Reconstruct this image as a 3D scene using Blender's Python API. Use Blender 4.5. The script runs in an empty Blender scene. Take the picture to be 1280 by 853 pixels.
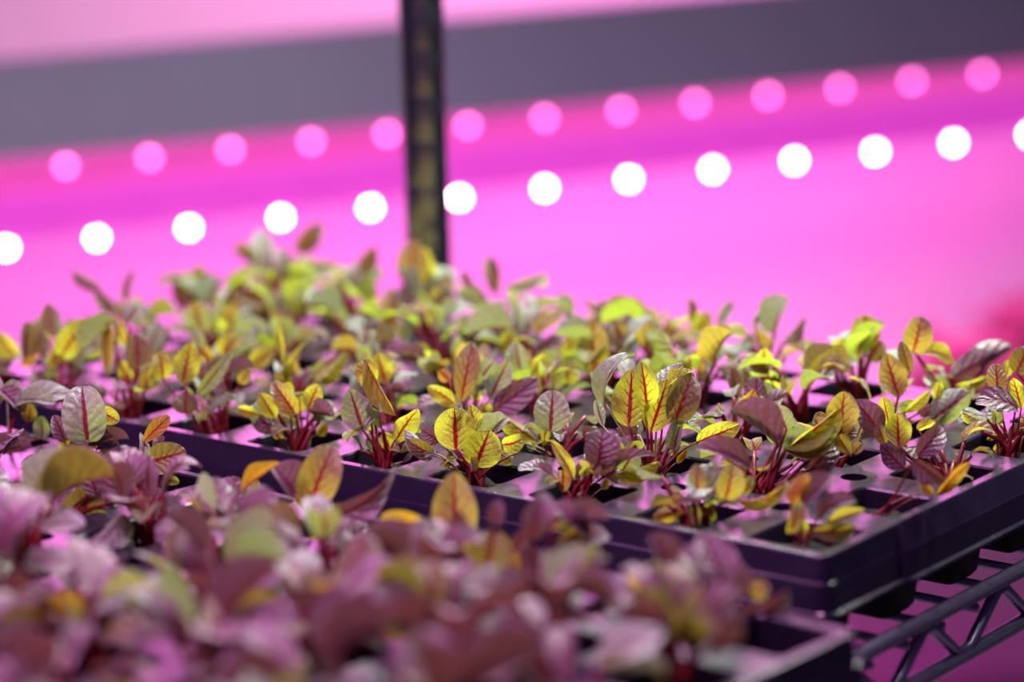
import bpy, math, random
from mathutils import Vector, Matrix

# ------------------------------------------------------------------ units
C = 0.053            # one tray cell, metres
H = 1.00             # height of the tray tops above the floor
random.seed(7)

def cell(a, b, z=0.0):          # tray coordinates in cells: a to the left, b to the back
    return Vector((-a * C, b * C, H + z * C))

sc = bpy.context.scene
col = sc.collection

# ------------------------------------------------------------------ camera
F_PX, YAW, PIT, ROL = 3100.4, -0.674826, 0.214119, -0.025299
CAM = Vector((8.6735 * C, -14.2663 * C, H + 5.1921 * C))
_fw = Vector((math.sin(YAW) * math.cos(PIT), math.cos(YAW) * math.cos(PIT), -math.sin(PIT)))
_r = Vector((math.cos(YAW), -math.sin(YAW), 0))
_u = _r.cross(_fw)
_r2 = math.cos(ROL) * _r + math.sin(ROL) * _u
_u2 = -math.sin(ROL) * _r + math.cos(ROL) * _u
cam = bpy.data.cameras.new('camera')
cam.sensor_width = 36.0
cam.lens = F_PX / 1280 * 36.0
cam.clip_start = 0.05
cam.clip_end = 60
cam.dof.use_dof = True
cam.dof.focus_distance = 19.75 * C
cam.dof.aperture_fstop = 3.75
cam_o = bpy.data.objects.new('camera', cam)
M3 = Matrix((_r2, _u2, -_fw)).transposed()
cam_o.matrix_world = Matrix.Translation(CAM) @ M3.to_4x4()
col.objects.link(cam_o)
sc.camera = cam_o

def at(x, y, depth):            # point seen at a photograph pixel, at a distance in cells
    d = _fw + _r2 * ((x - 640) / F_PX) + _u2 * ((426.5 - y) / F_PX)
    return CAM + d * (depth * C)

def on_plane(x, y, z=0.0):      # tray coordinates of the point seen at a pixel on the tray top
    d = _fw + _r2 * ((x - 640) / F_PX) + _u2 * ((426.5 - y) / F_PX)
    t = (H + z * C - CAM.z) / d.z
    p = CAM + d * t
    return -p.x / C, p.y / C

def depth_of(p):
    return (p - CAM).dot(_fw) / C

# ------------------------------------------------------------------ world, exposure
world = bpy.data.worlds.new('world')
sc.world = world
world.use_nodes = True
world.node_tree.nodes['Background'].inputs[0].default_value = (0.46, 0.34, 0.80, 1)
world.node_tree.nodes['Background'].inputs[1].default_value = 0.06
sc.view_settings.view_transform = 'Standard'
sc.view_settings.look = 'None'
sc.view_settings.exposure = 0.0
sc.view_settings.gamma = 1.0
sc.view_settings.use_curve_mapping = False
sc.cycles.use_denoising = True
sc.cycles.max_bounces = 8
sc.cycles.sample_clamp_indirect = 4.0
sc.cycles.caustics_reflective = False
sc.cycles.caustics_refractive = False

# ------------------------------------------------------------------ helpers
def tag(o, label=None, cat=None, group=None, kind=None):
    if label: o['label'] = label
    if cat: o['category'] = cat
    if group: o['group'] = group
    if kind: o['kind'] = kind
    return o

def empty(name, loc, rz=0.0):
    o = bpy.data.objects.new(name, None)
    o.empty_display_size = 0.02
    o.location = loc
    o.rotation_euler.z = rz
    col.objects.link(o)
    return o

def mesh(name, V, Fc, smooth=True, uv=None):
    me = bpy.data.meshes.new(name)
    me.from_pydata([tuple(v) for v in V], [], Fc)
    me.update()
    if smooth:
        me.polygons.foreach_set('use_smooth', [True] * len(me.polygons))
    if uv:
        l = me.uv_layers.new(name='UVMap')
        for lp in me.loops:
            l.data[lp.index].uv = uv[lp.vertex_index]
    return me

def link(name, me, mat, parent=None, loc=None, world_matrix=None):
    o = bpy.data.objects.new(name, me)
    col.objects.link(o)
    if mat is not None:
        if len(me.materials) == 0:
            me.materials.append(mat)
        elif me.materials[0] is not mat:
            o.material_slots[0].link = 'OBJECT'
            o.material_slots[0].material = mat
    if parent is not None:
        o.parent = parent
    if loc is not None:
        o.location = loc
    if world_matrix is not None:
        o.matrix_local = world_matrix
    return o

class MB:
    def __init__(s): s.V = []; s.F = []
    def quad_box(s, c, ax, ay, az):       # centre and three half-axes
        n = len(s.V)
        for k in (-1, 1):
            for j in (-1, 1):
                for i in (-1, 1):
                    s.V.append(c + ax * i + ay * j + az * k)
        for f in ((0, 2, 3, 1), (4, 5, 7, 6), (0, 1, 5, 4), (2, 6, 7, 3), (0, 4, 6, 2), (1, 3, 7, 5)):
            s.F.append(tuple(n + i for i in f))
    def tube(s, pts, rad, sides=8, caps=True):
        if not hasattr(rad, '__len__'): rad = [rad] * len(pts)
        n0 = len(s.V)
        ref = None
        for i, p in enumerate(pts):
            t = (pts[min(i + 1, len(pts) - 1)] - pts[max(i - 1, 0)]).normalized()
            if ref is None:
                ref = Vector((0, 0, 1)) if abs(t.z) < 0.9 else Vector((1, 0, 0))
            x = t.cross(ref).normalized(); y = t.cross(x).normalized()
            ref = -y if False else x.cross(t).normalized()
            for k in range(sides):
                an = 2 * math.pi * k / sides
                s.V.append(p + (x * math.cos(an) + y * math.sin(an)) * rad[i])
        for i in range(len(pts) - 1):
            for k in range(sides):
                a = n0 + i * sides + k; b = n0 + i * sides + (k + 1) % sides
                s.F.append((a, b, b + sides, a + sides))
        if caps:
            s.F.append(tuple(n0 + k for k in reversed(range(sides))))
            e = n0 + (len(pts) - 1) * sides
            s.F.append(tuple(e + k for k in range(sides)))
    def build(s, name, mat, parent=None, smooth=False):
        return link(name, mesh(name, s.V, s.F, smooth), mat, parent)

def newmat(name):
    m = bpy.data.materials.new(name)
    m.use_nodes = True
    nt = m.node_tree
    b = nt.nodes['Principled BSDF']
    return m, nt, b

def N(nt, t, **kw):
    n = nt.nodes.new(t)
    for k, v in kw.items(): setattr(n, k, v)
    return n

def math_n(nt, op, a, b=None, clamp=False):
    n = N(nt, 'ShaderNodeMath', operation=op, use_clamp=clamp)
    for i, v in enumerate((a, b)):
        if v is None: continue
        if isinstance(v, (int, float)): n.inputs[i].default_value = v
        else: nt.links.new(v, n.inputs[i])
    return n.outputs[0]

def simple(name, colr, rough=0.5, metal=0.0, spec=0.5, noise=0.0, scale=40, bump=0.0):
    m, nt, b = newmat(name)
    b.inputs['Base Color'].default_value = (*colr, 1)
    b.inputs['Roughness'].default_value = rough
    b.inputs['Metallic'].default_value = metal
    b.inputs['Specular IOR Level'].default_value = spec
    if noise or bump:
        tc = N(nt, 'ShaderNodeTexCoord')
        nz = N(nt, 'ShaderNodeTexNoise'); nz.inputs['Scale'].default_value = scale
        nz.inputs['Detail'].default_value = 5
        nt.links.new(tc.outputs['Object'], nz.inputs['Vector'])
        if noise:
            mr = N(nt, 'ShaderNodeMapRange')
            mr.inputs['To Min'].default_value = 1 - noise; mr.inputs['To Max'].default_value = 1 + noise
            nt.links.new(nz.outputs['Fac'], mr.inputs['Value'])
            mx = N(nt, 'ShaderNodeMix', data_type='RGBA', blend_type='MULTIPLY')
            mx.inputs['Factor'].default_value = 1
            mx.inputs['A'].default_value = (*colr, 1)
            nt.links.new(mr.outputs['Result'], mx.inputs['B'])
            nt.links.new(mx.outputs['Result'], b.inputs['Base Color'])
            r2 = N(nt, 'ShaderNodeMapRange')
            r2.inputs['To Min'].default_value = max(0, rough - 0.12); r2.inputs['To Max'].default_value = min(1, rough + 0.12)
            nt.links.new(nz.outputs['Fac'], r2.inputs['Value'])
            nt.links.new(r2.outputs['Result'], b.inputs['Roughness'])
        if bump:
            bp = N(nt, 'ShaderNodeBump'); bp.inputs['Strength'].default_value = bump
            bp.inputs['Distance'].default_value = 0.002
            nt.links.new(nz.outputs['Fac'], bp.inputs['Height'])
            nt.links.new(bp.outputs['Normal'], b.inputs['Normal'])
    return m

def emit(name, colr, strength):
    m, nt, b = newmat(name)
    b.inputs['Base Color'].default_value = (0.6 * colr[0], 0.6 * colr[1], 0.6 * colr[2], 1)
    b.inputs['Emission Color'].default_value = (*colr, 1)
    b.inputs['Emission Strength'].default_value = strength
    return m

def area(name, loc, target, sx, sy, power, colr, parent=None, along=None):
    l = bpy.data.lights.new(name, 'AREA')
    l.shape = 'RECTANGLE'; l.size = sx; l.size_y = sy
    l.energy = power; l.color = colr
    o = bpy.data.objects.new(name, l)
    zc = (loc - target).normalized()
    xc = (along - zc * along.dot(zc)).normalized() if along is not None else zc.orthogonal().normalized()
    yc = zc.cross(xc)
    o.matrix_world = Matrix.Translation(loc) @ Matrix((xc, yc, zc)).transposed().to_4x4()
    col.objects.link(o)
    if parent is not None:
        o.parent = parent
        o.matrix_parent_inverse = Matrix.Translation(-parent.location)
    return o

# ------------------------------------------------------------------ materials
M_tray = simple('black_tray_plastic', (0.018, 0.011, 0.034), 0.25, spec=0.8, noise=0.25, scale=60, bump=0.08)
M_cell = simple('black_cell_plastic', (0.006, 0.004, 0.013), 0.6, spec=0.15, noise=0.2, scale=90)
M_soil = simple('dark_wet_soil', (0.010, 0.007, 0.008), 0.8, spec=0.2, noise=0.6, scale=420, bump=1.0)
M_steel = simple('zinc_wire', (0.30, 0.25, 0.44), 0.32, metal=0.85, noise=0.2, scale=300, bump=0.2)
M_chrome = simple('chrome_post', (0.45, 0.45, 0.46), 0.22, metal=1.0)
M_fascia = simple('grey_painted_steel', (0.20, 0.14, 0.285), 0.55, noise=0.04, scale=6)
M_white = simple('white_panel', (0.80, 0.80, 0.80), 0.55, noise=0.03, scale=8)
M_glow_up = emit('pink_glow_housing', (1.0, 0.12, 0.60), 0.52)  # pink light on the upper bar's housing put in as its own glow
M_glow_low = emit('magenta_glow_housing', (1.0, 0.07, 0.80), 0.46)  # lower bar's housing likewise: magenta light on it set as emission
M_house = simple('white_lamp_housing', (0.75, 0.75, 0.75), 0.4)
M_floor = simple('grey_floor', (0.30, 0.28, 0.30), 0.5, noise=0.15, scale=5)
M_wall = simple('pale_wall', (0.78, 0.76, 0.78), 0.7, noise=0.03, scale=3)
M_bush = simple('dark_red_foliage', (0.55, 0.10, 0.25), 0.6, noise=0.4, scale=30)

PINK = (1.0, 0.045, 0.70)
HOT = (1.0, 0.13, 0.70)
WHITEPINK = (1.0, 0.80, 0.90)

# ------------------------------------------------------------------ the room
floor_me = mesh('floor', [Vector(p) for p in ((-4, -3, 0), (6, -3, 0), (6, 8, 0), (-4, 8, 0))], [(0, 1, 2, 3)], False)
tag(link('floor', floor_me, M_floor), kind='structure')

# neighbouring rack: its own straight frame, running to the right and away
BL = at(0, 311, 41.2); BR = at(1280, 169, 47.6)
DX = (BR - BL); DX.z = 0; DX.normalize()           # along the rack
DN = Vector((-DX.y, DX.x, 0))                       # away from us
if DN.dot(_fw) < 0: DN = -DN
UP = Vector((0, 0, 1))

# wall behind the neighbouring rack
wc = at(640, 200, 62)
wb = MB(); wb.quad_box(Vector((wc.x, wc.y, 1.45)), DX * 4.2, DN * 0.05, UP * 1.45)
tag(wb.build('wall_back', M_wall), kind='structure')

def bar_line(p0, p1, d0, d1):
    return at(p0[0], p0[1], d0), at(p1[0], p1[1], d1)

def extend(A, B, e0, e1):
    d = (B - A).normalized()
    return A - d * e0, B + d * e1

rack = empty('grow_rack', Vector((wc.x, wc.y, 0)) - DN * 0.5)
tag(rack, 'blurred grow rack with grey shelf beam and pink lit white panels behind the trays', 'rack')
inv = Matrix.Translation(-rack.location)
def rack_part(mb, name, mat):
    o = mb.build(name, mat, rack)
    o.matrix_parent_inverse = inv
    return o
# grey shelf beam (its front face seen between the two slanting edges)
def slab(p00, p01, p10, p11, d0, d1, thick, name, mat):
    """front face from four pixels (left top, left bottom, right top, right bottom) at two distances"""
    a, b, c, d = at(*p00, d0), at(*p01, d0), at(*p10, d1), at(*p11, d1)
    V = [a, b, c, d] + [q + DN * thick for q in (a, b, c, d)]
    F = [(0, 1, 3, 2), (4, 6, 7, 5), (0, 2, 6, 4), (1, 5, 7, 3), (0, 4, 5, 1), (2, 3, 7, 6)]
    mb = MB(); mb.V = V; mb.F = F
    return rack_part(mb, name, mat)
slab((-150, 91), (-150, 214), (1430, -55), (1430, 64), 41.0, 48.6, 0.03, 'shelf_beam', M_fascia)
# white back panel and white lower deck
slab((-220, 215), (-220, 760), (1500, 20), (1500, 640), 50.0, 58.5, 0.02, 'back_panel', M_white)
slab((-220, -900), (-220, 205), (1500, -1050), (1500, 10), 52.5, 60.5, 0.02, 'upper_panel', M_white)
lo0 = at(-150, 640, 41.5); lo1 = at(1430, 540, 49.0)
lo1.z = lo0.z = min(lo0.z, lo1.z) - 0.06
mb = MB(); mb.V = [lo0, lo1, lo1 + DN * 0.55, lo0 + DN * 0.55] + [q - UP * 0.03 for q in (lo0, lo1, lo1 + DN * 0.55, lo0 + DN * 0.55)]
mb.F = [(0, 1, 2, 3), (7, 6, 5, 4), (0, 4, 5, 1), (1, 5, 6, 2), (2, 6, 7, 3), (3, 7, 4, 0)]
rack_part(mb, 'lower_deck', M_white)

M_led_hot = emit('led_white_pink', (1.0, 0.62, 0.95), 62.0)
M_led_dim = emit('led_pink', (1.0, 0.19, 0.68), 16.0)

def led_mesh(r):
    V = []; Fc = []
    rings = ((1.0, 0.0), (0.92, 0.28), (0.7, 0.5), (0.38, 0.62))
    for rr, h in rings:
        for k in range(14):
            an = 2 * math.pi * k / 14
            V.append(Vector((rr * r * math.cos(an), rr * r * math.sin(an), h * r)))
    for i in range(3):
        for k in range(14):
            a = i * 14 + k; b = i * 14 + (k + 1) % 14
            Fc.append((a, b, b + 14, a + 14))
    Fc.append(tuple(42 + k for k in range(14)))
    return mesh('led_lens', V, Fc)

def led_bar(p0, p1, d0, d1, xs, half_h, up_shift, led_mat, glow_mat, label, power, lamp_col, tilt):
    A, B = bar_line(p0, p1, d0, d1)
    t = (B - A).normalized()
    e = empty('led_bar', (A + B) / 2)
    tag(e, label, 'grow light', 'LED bars of the rack behind')
    iv = Matrix.Translation(-e.location)
    up = (UP - t * t.z).normalized()
    nrm = t.cross(up).normalized()
    if nrm.dot(_fw) > 0: nrm = -nrm               # towards us
    A2, B2 = extend(A, B, 0.25, 0.25)
    mid = (A2 + B2) / 2
    mb = MB(); mb.quad_box(mid + up * up_shift - nrm * 0.012, (B2 - A2) / 2, nrm * 0.012, up * half_h)
    h = mb.build('glow_housing', glow_mat, e); h.matrix_parent_inverse = iv
    me = led_mesh(0.0038)
    for x in xs:
        # where the bar passes this picture column
        lo, hi = -0.3, 1.3
        for _ in range(40):
            m_ = (lo + hi) / 2; q = A.lerp(B, m_); v = q - CAM
            px = 640 + F_PX * v.dot(_r2) / v.dot(_fw)
            if px < x: lo = m_
            else: hi = m_
        q = A.lerp(B, lo)
        zc = (nrm - up * 0.25).normalized(); xc = t; yc = zc.cross(xc)
        Mx = Matrix.Translation(q - e.location) @ Matrix((xc, yc, zc)).transposed().to_4x4()
        link('led_lens', me, led_mat, e, world_matrix=Mx)
    area('lamp', mid - up * (half_h + 0.012 - up_shift) - nrm * 0.03, mid - up * 1.0 - nrm * tilt, (B2 - A2).length, 0.03, power, lamp_col, e, along=t)
    return e

XS_LOW = [-105, 8, 121, 236, 351, 463, 574, 681, 786, 891, 993, 1094, 1192, 1288, 1383]
XS_UP = [-130, -22, 82, 187, 288, 389, 484, 585, 681, 776, 869, 960, 1050, 1140, 1228, 1314, 1398]
led_bar((0, 311), (1280, 169), 42.2, 47.6, XS_LOW, 0.020, 0.026, M_led_hot, M_glow_low,
        'lower blurred LED bar glowing white behind the trays', 2.5, PINK, 0.35)
led_bar((0, 216), (1280, 87), 46.5, 52.5, XS_UP, 0.021, -0.010, M_led_dim, M_glow_up,
        'upper blurred LED bar with dimmer pink lamps under grey beam', 1.2, PINK, 0.5)

# unseen bar added above the view to wash the upper panel pink
ua, ub = at(-150, -390, 45.0), at(1430, -530, 52.0)
um = (ua + ub) / 2; ut = (ub - ua).normalized()
ue = empty('led_bar', um)
tag(ue, 'added unseen pink LED bar, just over the pale panel', 'grow light', 'LED bars of the rack behind')
mb = MB(); mb.quad_box(um + UP * 0.02, (ub - ua) / 2, DN * 0.03, UP * 0.012)
h = mb.build('housing', M_house, ue); h.matrix_parent_inverse = Matrix.Translation(-um)
area('lamp', um, um + DN * 0.25 - UP * 0.22, (ub - ua).length, 0.05, 12.0, (1.0, 0.24, 0.72), ue, along=ut)
area('tray_glare_light', um - UP * 0.04 - DN * 0.04, um - UP * 0.2 - DN * 1.5, (ub - ua).length, 0.12, 6.5, (1.0, 0.20, 0.78), ue, along=ut)  # unseen light added to throw pink glare onto the tray decks
lb = (lo0 + lo1) / 2 - UP * 0.05 + DN * 0.2
le = empty('led_bar', lb)  # unseen bar added to turn the floor and wall below magenta
tag(le, 'added unseen magenta LED bar under the lowest white deck of the rack behind', 'grow light', 'LED bars of the rack behind')
mb = MB(); mb.quad_box(lb + UP * 0.008, DX * 1.0, DN * 0.02, UP * 0.008)
h = mb.build('housing', M_house, le); h.matrix_parent_inverse = Matrix.Translation(-lb)
area('lamp', lb, lb - UP * 1.0 + DN * 0.8, 1.9, 0.03, 7.0, (1.0, 0.02, 0.62), le, along=DX)

# ------------------------------------------------------------------ grow lamps hanging above our own trays
def grow_lamp(c, half, label, power, colr, width, drop):
    e = empty('grow_lamp', c)
    tag(e, label, 'grow light', 'lamps hung above the trays')
    mb = MB(); mb.quad_box(Vector((0, 0, 0.03)), Vector((half, 0, 0)), Vector((0, width / 2 + 0.01, 0)), Vector((0, 0, 0.02)))
    mb.build('housing', M_house, e)
    mb = MB()
    for s in (-1, 1):
        mb = MB(); mb.tube([Vector((s * half * 0.8, 0, 0.05)), Vector((s * half * 0.8, 0, 0.5))], 0.002, 6)
        mb.build('hanging_cord', M_steel, e)
    l = bpy.data.lights.new('lamp', 'AREA'); l.shape = 'RECTANGLE'; l.size = half * 1.9; l.size_y = width
    l.energy = power; l.color = colr
    o = bpy.data.objects.new('lamp', l); col.objects.link(o); o.parent = e; o.location = (0, 0, 0.005)
    return e
grow_lamp(cell(5, 7.4, 9.5), 0.42, 'long white grow lamp hung behind and above the rear tray', 16, (0.93, 1.0, 0.88), 0.05, 0)
grow_lamp(cell(3.5, -5.0, 9.0), 0.36, 'long pink grow lamp hung above the front tray', 5.4, (1.0, 0.38, 0.92), 0.05, 0)

# ------------------------------------------------------------------ wire rack under the trays
wire = empty('wire_shelf', cell(8, 0, -1.25))
tag(wire, 'zinc wire shelf carrying the black seedling trays, truss edge seen lower right', 'shelf')
winv = Matrix.Translation(-wire.location)
def wpart(mb, name, mat=M_steel):
    o = mb.build(name, mat, wire, True); o.matrix_parent_inverse = winv; return o
R_ROD = 0.064 * C
for z, nm in ((-0.78, 'edge_rod'), (-1.22, 'lower_rod')):
    mb = MB(); mb.tube([cell(-0.07, -7.2, z), cell(-0.17, 5.6, z)], R_ROD, 12); wpart(mb, nm)
    mb = MB(); mb.tube([cell(9.55, -7.2, z), cell(9.55, 5.6, z)], R_ROD, 12); wpart(mb, nm)
    mb = MB(); mb.tube([cell(-0.17, 5.6, z), cell(9.55, 5.6, z)], R_ROD, 12); wpart(mb, nm)
    mb = MB(); mb.tube([cell(-0.07, -7.2, z), cell(9.55, -7.2, z)], R_ROD, 12); wpart(mb, nm)
b = -7.1; k = 0
# zigzag truss along the right edge: each bent wire a part
def edge_a(b): return -0.07 - 0.10 * (b + 7.2) / 12.8
b = -6.68
while b < 5.0:
    p = [cell(edge_a(b), b, -0.84), cell(edge_a(b), b + 0.06, -0.86), cell(edge_a(b), b + 0.46, -1.17), cell(edge_a(b), b + 0.565, -1.185),
         cell(edge_a(b), b + 0.67, -1.17), cell(edge_a(b), b + 1.07, -0.86), cell(edge_a(b), b + 1.13, -0.84)]
    mb = MB(); mb.tube(p, 0.048 * C, 8); wpart(mb, 'truss_wire')
    b += 1.13
b = -6.9
while b < 5.4:
    mb = MB(); mb.tube([cell(edge_a(b) - 0.03, b, -0.885), cell(9.55, b, -0.885)], 0.036 * C, 6); wpart(mb, 'cross_wire')
    b += 0.52
# the chrome post rising behind the rear tray
pp = cell(8.35, 5.62, 0)
mb = MB()
pts = []; rad = []
z = -0.9
zz = 0.0
while zz < 2.0:
    pts += [Vector((pp.x, pp.y, zz)), Vector((pp.x, pp.y, zz + 0.023)), Vector((pp.x, pp.y, zz + 0.0245))]
    rad += [0.0127, 0.0127, 0.0125]
    zz += 0.0254
mb.tube(pts, rad, 20)
wpart(mb, 'post', M_chrome)
mb = MB(); mb.tube([Vector((pp.x, pp.y, H - 1.35 * C)), Vector((pp.x, pp.y, H - 0.7 * C))], [0.0165, 0.0155], 20); wpart(mb, 'post_sleeve', M_steel)

# ------------------------------------------------------------------ trays
MG, WO = 0.0665, 0.6384          # margin outside the openings, opening width
LEN = 2 * MG + 10 - (1 - WO); WID = 2 * MG + 5 - (1 - WO)
def rr_loop(cx, cy, hx, hy, r, n=5):
    out = []
    for qx, qy, a0 in ((1, 1, 0), (-1, 1, 90), (-1, -1, 180), (1, -1, 270)):
        for k in range(n):
            an = math.radians(a0 + 90 * k / (n - 1))
            out.append((cx + qx * (hx - r) + r * math.cos(an), cy + qy * (hy - r) + r * math.sin(an)))
    return out

def deck_mesh():
    V = []; Fc = []
    half = WO / 2
    for i in range(10):
        for j in range(5):
            cx, cy = MG + i + half, MG + j + half
            x0 = 0.0 if i == 0 else cx - 0.5; x1 = LEN if i == 9 else cx + 0.5
            y0 = 0.0 if j == 0 else cy - 0.5; y1 = WID if j == 4 else cy + 0.5
            inner0 = rr_loop(cx, cy, half, half, 0.06)
            inner1 = rr_loop(cx, cy, half - 0.012, half - 0.012, 0.055)
            outer = []
            hr = 0.105
            for (qx, qy, a0, ex, ey, ib, jb) in ((1, 1, 0, x1, y1, i == 9, j == 4), (-1, 1, 90, x0, y1, i == 0, j == 4),
                                                 (-1, -1, 180, x0, y0, i == 0, j == 0), (1, -1, 270, x1, y0, i == 9, j == 0)):
                for k in range(5):
                    if ib or jb:
                        outer.append((ex, ey))
                    else:
                        # concave quarter circle round the hole at the corner
                        an = math.radians(a0 + 180 + 90 * (4 - k) / 4)
                        an = math.radians({0: 270, 90: 0, 180: 90, 270: 180}[a0] - 90 * k / 4)
                        outer.append((ex + hr * math.cos(an), ey + hr * math.sin(an)))
            n = len(V)
            for loop, z in ((outer, 0.0), (inner0, 0.0), (inner1, -0.015)):
                for (x, y) in loop: V.append(Vector((-x * C, y * C, z * C)))
            for ring in (0, 1):
                for k in range(20):
                    a = n + ring * 20 + k; b2 = n + ring * 20 + (k + 1) % 20
                    q = [a, a + 20, b2 + 20, b2]
                    if (V[a] - V[b2]).length < 1e-7: q = [a, a + 20, b2 + 20]
                    Fc.append(tuple(q))
            # hole walls
            base = len(V)
            for k in range(20):
                V.append(V[n + k] + Vector((0, 0, -0.10 * C)))
            for k in range(20):
                if k % 5 == 4: continue
                a = n + k; b2 = n + k + 1
                if (V[a] - V[b2]).length < 1e-7: continue
                Fc.append((a, b2, base + k + 1, base + k))
    me = mesh('top_sheet', V, Fc, False)
    import bmesh
    bm = bmesh.new(); bm.from_mesh(me)
    bmesh.ops.remove_doubles(bm, verts=bm.verts, dist=1e-6)
    loose = [v for v in bm.verts if not v.link_faces]
    bmesh.ops.delete(bm, geom=loose, context='VERTS')
    bmesh.ops.recalc_face_normals(bm, faces=bm.faces)
    bm.to_mesh(me); bm.free()
    return me

def cell_mesh():
    V = []; Fc = []
    h = WO / 2
    prof = ((h - 0.012, -0.015), (h - 0.025, -0.06), (h - 0.10, -0.80), (h - 0.13, -0.84))
    for hh, z in prof:
        for (x, y) in rr_loop(0, 0, hh, hh, 0.055): V.append(Vector((x * C, y * C, z * C)))
    for i in range(3):
        for k in range(20):
            a = i * 20 + k; b2 = i * 20 + (k + 1) % 20
            Fc.append((a, a + 20, b2 + 20, b2))
    Fc.append(tuple(60 + k for k in range(20)))
    return mesh('cell', V, Fc, True)

def rim_mesh():
    # closed outline of the tray, counter-clockwise in (a, b), with points for the pressed panel of the short sides
    P = []
    r = 0.07
    def side(p0, p1, n, ss):
        for k in range(n):
            f = ss[k]
            P.append((p0[0] + (p1[0] - p0[0]) * f, p0[1] + (p1[1] - p0[1]) * f))
    corners = [((r, r), 180), ((LEN - r, r), 270), ((LEN - r, WID - r), 0), ((r, WID - r), 90)]
    out = []
    for ci, ((cx, cy), a0) in enumerate(corners):
        for k in range(6):
            an = math.radians(a0 + 90 * k / 5)
            out.append((cx + r * math.cos(an), cy + r * math.sin(an), math.cos(an), math.sin(an), 0.0))
        nx, ny = corners[(ci + 1) % 4][0]
        an = math.radians(a0 + 90)
        fs = ((0.186, 0.0), (0.191, 1.7), (0.196, 1.7), (0.202, 1.0), (0.5, 1.0), (0.804, 1.0), (0.81, 0.0)) if ci in (1, 3) else ((0.25, 0), (0.5, 0), (0.75, 0))
        for f, pr in fs:
            # along the side from this corner to the next
            x = cx + r * math.cos(an); y = cy + r * math.sin(an)
            x2 = nx + r * math.cos(an); y2 = ny + r * math.sin(an)
            out.append((x + (x2 - x) * f, y + (y2 - y) * f, math.cos(an), math.sin(an), pr))
    V = []; Fc = []
    np_ = None
    for (x, y, nx, ny, pr) in out:
        s = abs(ny) ** 0.5                         # 1 on the long sides
        step = 0.028 * s
        e = pr * 0.045
        prof = [(0, 0), (0.008 , -0.003), (0.016, -0.014), (0.045 + e, -0.19), (0.05 + e + step, -0.197), (0.053 + e + step, -0.215),
                (0.082 + e + step * 0.8, -0.39), (0.115 + e, -0.405), (0.118 + e, -0.43), (0.10 + e, -0.432), (0.07 + e + step * 0.6, -0.40)]
        np_ = len(prof)
        for o, z in prof:
            V.append(Vector((-(x + nx * o) * C, (y + ny * o) * C, z * C)))
    n = len(out)
    for i in range(n):
        j = (i + 1) % n
        for k in range(np_ - 1):
            Fc.append((i * np_ + k, i * np_ + k + 1, j * np_ + k + 1, j * np_ + k))
    me = mesh('rim', V, Fc, False)
    return me

DECK, CELL, RIM = deck_mesh(), cell_mesh(), rim_mesh()
def make_tray(origin, rot, label):
    t = empty('seedling_tray', cell(*origin), rot)
    tag(t, label, 'tray', 'black seedling trays on the wire shelf')
    link('top_sheet', DECK, M_tray, t)
    link('rim', RIM, M_tray, t)
    for i in range(10):
        for j in range(5):
            link('cell', CELL, M_cell, t, loc=(-(MG + i + WO / 2) * C, (MG + j + WO / 2) * C, 0))
    return t
PHI = math.atan(0.061)
TRAYS = {'rear': ((0, 0), 0.0), 'front': ((-0.99 + WID * math.sin(PHI), -1.26 - WID * math.cos(PHI)), PHI)}
make_tray(TRAYS['rear'][0], 0.0, 'black plastic seedling tray at the back, its right corner and side in view')
make_tray(TRAYS['front'][0], -PHI, 'black plastic seedling tray in the foreground, crowded with purple leaves')

def cell_ab(tr, i, j, du=0, dv=0):
    (oa, ob), ph = TRAYS[tr]
    u = MG + i + WO / 2 + du; v = MG + j + WO / 2 + dv
    return oa + u * math.cos(ph) - v * math.sin(ph), ob + u * math.sin(ph) + v * math.cos(ph)

def find_cell(x, y):
    a, b = on_plane(x, y)
    best = None
    for tr in TRAYS:
        for i in range(10):
            for j in range(5):
                ca, cb = cell_ab(tr, i, j)
                d = (ca - a) ** 2 + (cb - b) ** 2
                if best is None or d < best[0]: best = (d, tr, i, j)
    return best[1:]

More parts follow.
